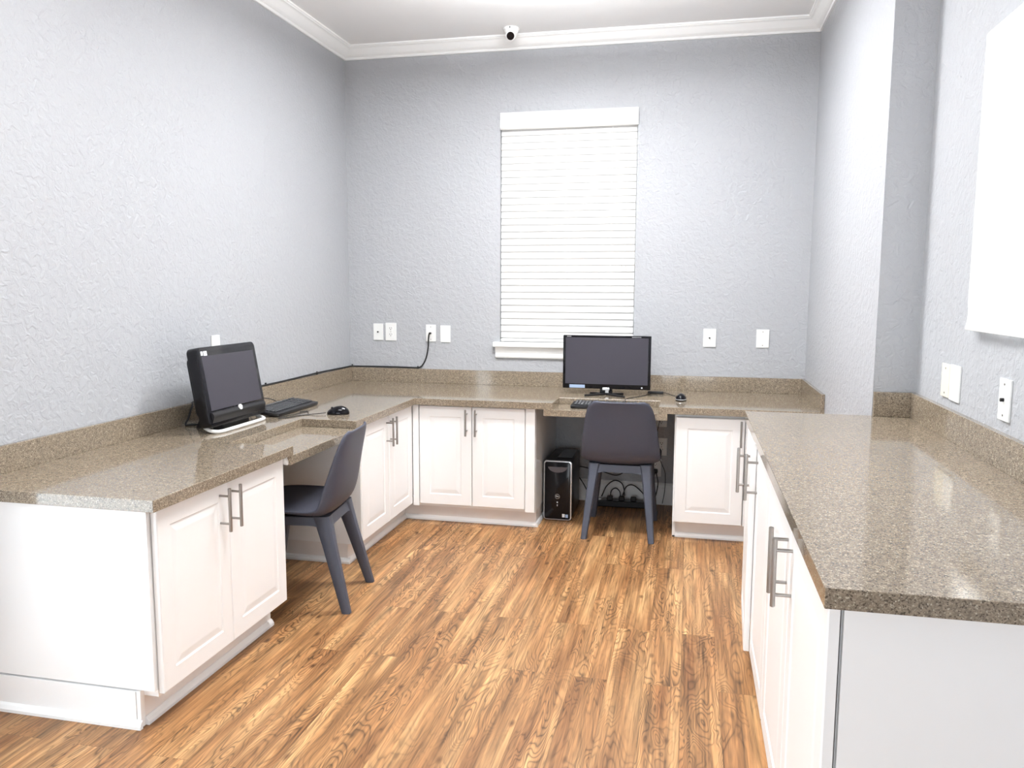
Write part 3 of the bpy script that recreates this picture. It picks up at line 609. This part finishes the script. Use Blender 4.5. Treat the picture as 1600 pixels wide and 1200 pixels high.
for x in (1.205, 1.50, 1.79): MB().box(x-0.002, x+0.002, -0.0035, -0.002, 1.05, 2.41).build('ladder_cord', SLAT, bl, O)
for x, z in ((1.862, 1.520), (1.886, 1.518)):
    MB().cyl((x, -0.005, z+0.02), (x, -0.005, 2.41), 0.0011, n=6).build('pull_cord', SLAT, bl, O)
    MB().cyl((x, -0.005, z-0.012), (x, -0.005, z+0.02), 0.006, 0.003, n=12).build('tassel', CORDM, bl, O)
sh = root('roman_blind', 'plain white cloth blind over the right wall window', 'blind', (W2-0.03, -2.85, 1.265)); O = sh.location
b = bmesh.new(); ny, nz = 60, 44; G_ = []
for j in range(nz+1):
    z = 1.275+(2.13-1.275)*j/nz; row = []
    for i in range(ny+1):
        y = -3.36+(-2.470+3.36)*i/ny; k = max(0, 1-(z-1.275)/0.16)
        row.append(b.verts.new((W2-0.030+k*0.004*math.sin(38*y+9*z)*math.sin(51*z+13*y)+k*0.002*math.sin(90*y-40*z), y, z)))
    G_.append(row)
for A, B in zip(G_, G_[1:]):
    for i in range(ny): b.faces.new((A[i], A[i+1], B[i+1], B[i]))
MB().add(b).build('cloth', CLOTH, sh, O, smooth=True)
MB().box(W2-0.034, W2-0.024, -3.36, -2.470, 1.266, 1.277, 0.002).build('hem_bar', CLOTH, sh, O)
MB().box(W2-0.029, W2-0.001, -3.36, -2.472, 2.110, 2.134, 0.002).build('head_rail', WHITEP, sh, O)

# ------------------------------------------------------------------ added lamps, out of view (their light is set at the top)
cl = root('added_ceiling_panel', 'flat white panel added unseen for fill light, over the entrance side of the desks', 'ceiling light', (1.5, -3.3, CEIL)); O = cl.location
MB().box(0.89, 2.11, -3.61, -2.99, CEIL-0.012, CEIL, 0.003).build('frame', TRIM, cl, O)
MB().box(0.92, 2.08, -3.58, -3.02, CEIL-0.018, CEIL-0.011).build('diffuser', WHITEP, cl, O)
pl = root('added_hanging_lamp', 'white hanging lamp added unseen for fill light, over the middle of the desks', 'added fill light', (1.65, -1.40, CEIL)); O = pl.location
MB().box(1.15, 2.15, -1.50, -1.30, 2.772, 2.818, 0.006).build('housing', TRIM, pl, O)
for x in (1.25, 2.05): MB().cyl((x, -1.40, 2.817), (x, -1.40, CEIL), 0.004, n=10).build('stem', NICKEL, pl, O)
MB().box(1.55, 1.75, -1.44, -1.36, CEIL-0.02, CEIL, 0.003).build('canopy', TRIM, pl, O)

# ------------------------------------------------------------------ ceiling security camera
k = root('security_camera', 'small white turret security camera under the ceiling near the crown moulding', 'security camera', (1.178, -0.19, CEIL))
MB().cyl((0, 0, -0.018), (0, 0, 0), 0.050, n=32, bev=0.004).build('base', WHITEP, k, smooth=True)
MB().cyl((0, 0, -0.034), (0, 0, -0.016), 0.036, 0.046, n=32).build('collar', WHITEP, k, smooth=True)
dv = Vector((0.10, -0.86, -0.42)).normalized(); c0 = Vector((0, -0.002, -0.040))
MB().sphere(c0, 0.036, n=28).build('ball', WHITEP, k, smooth=True)
lb = MB().cyl(c0, c0+dv*0.040, 0.033, 0.028, n=28, bev=0.002).build('lens_housing', WHITEP, k, smooth=True)
MB().cyl(c0+dv*0.039, c0+dv*0.0415, 0.0235, n=28).build('lens', GLOSSB, lb, smooth=True)
MB().box(0.000, 0.006, -0.0505, -0.0465, -0.014, -0.004).build('mark', BLACK, k)
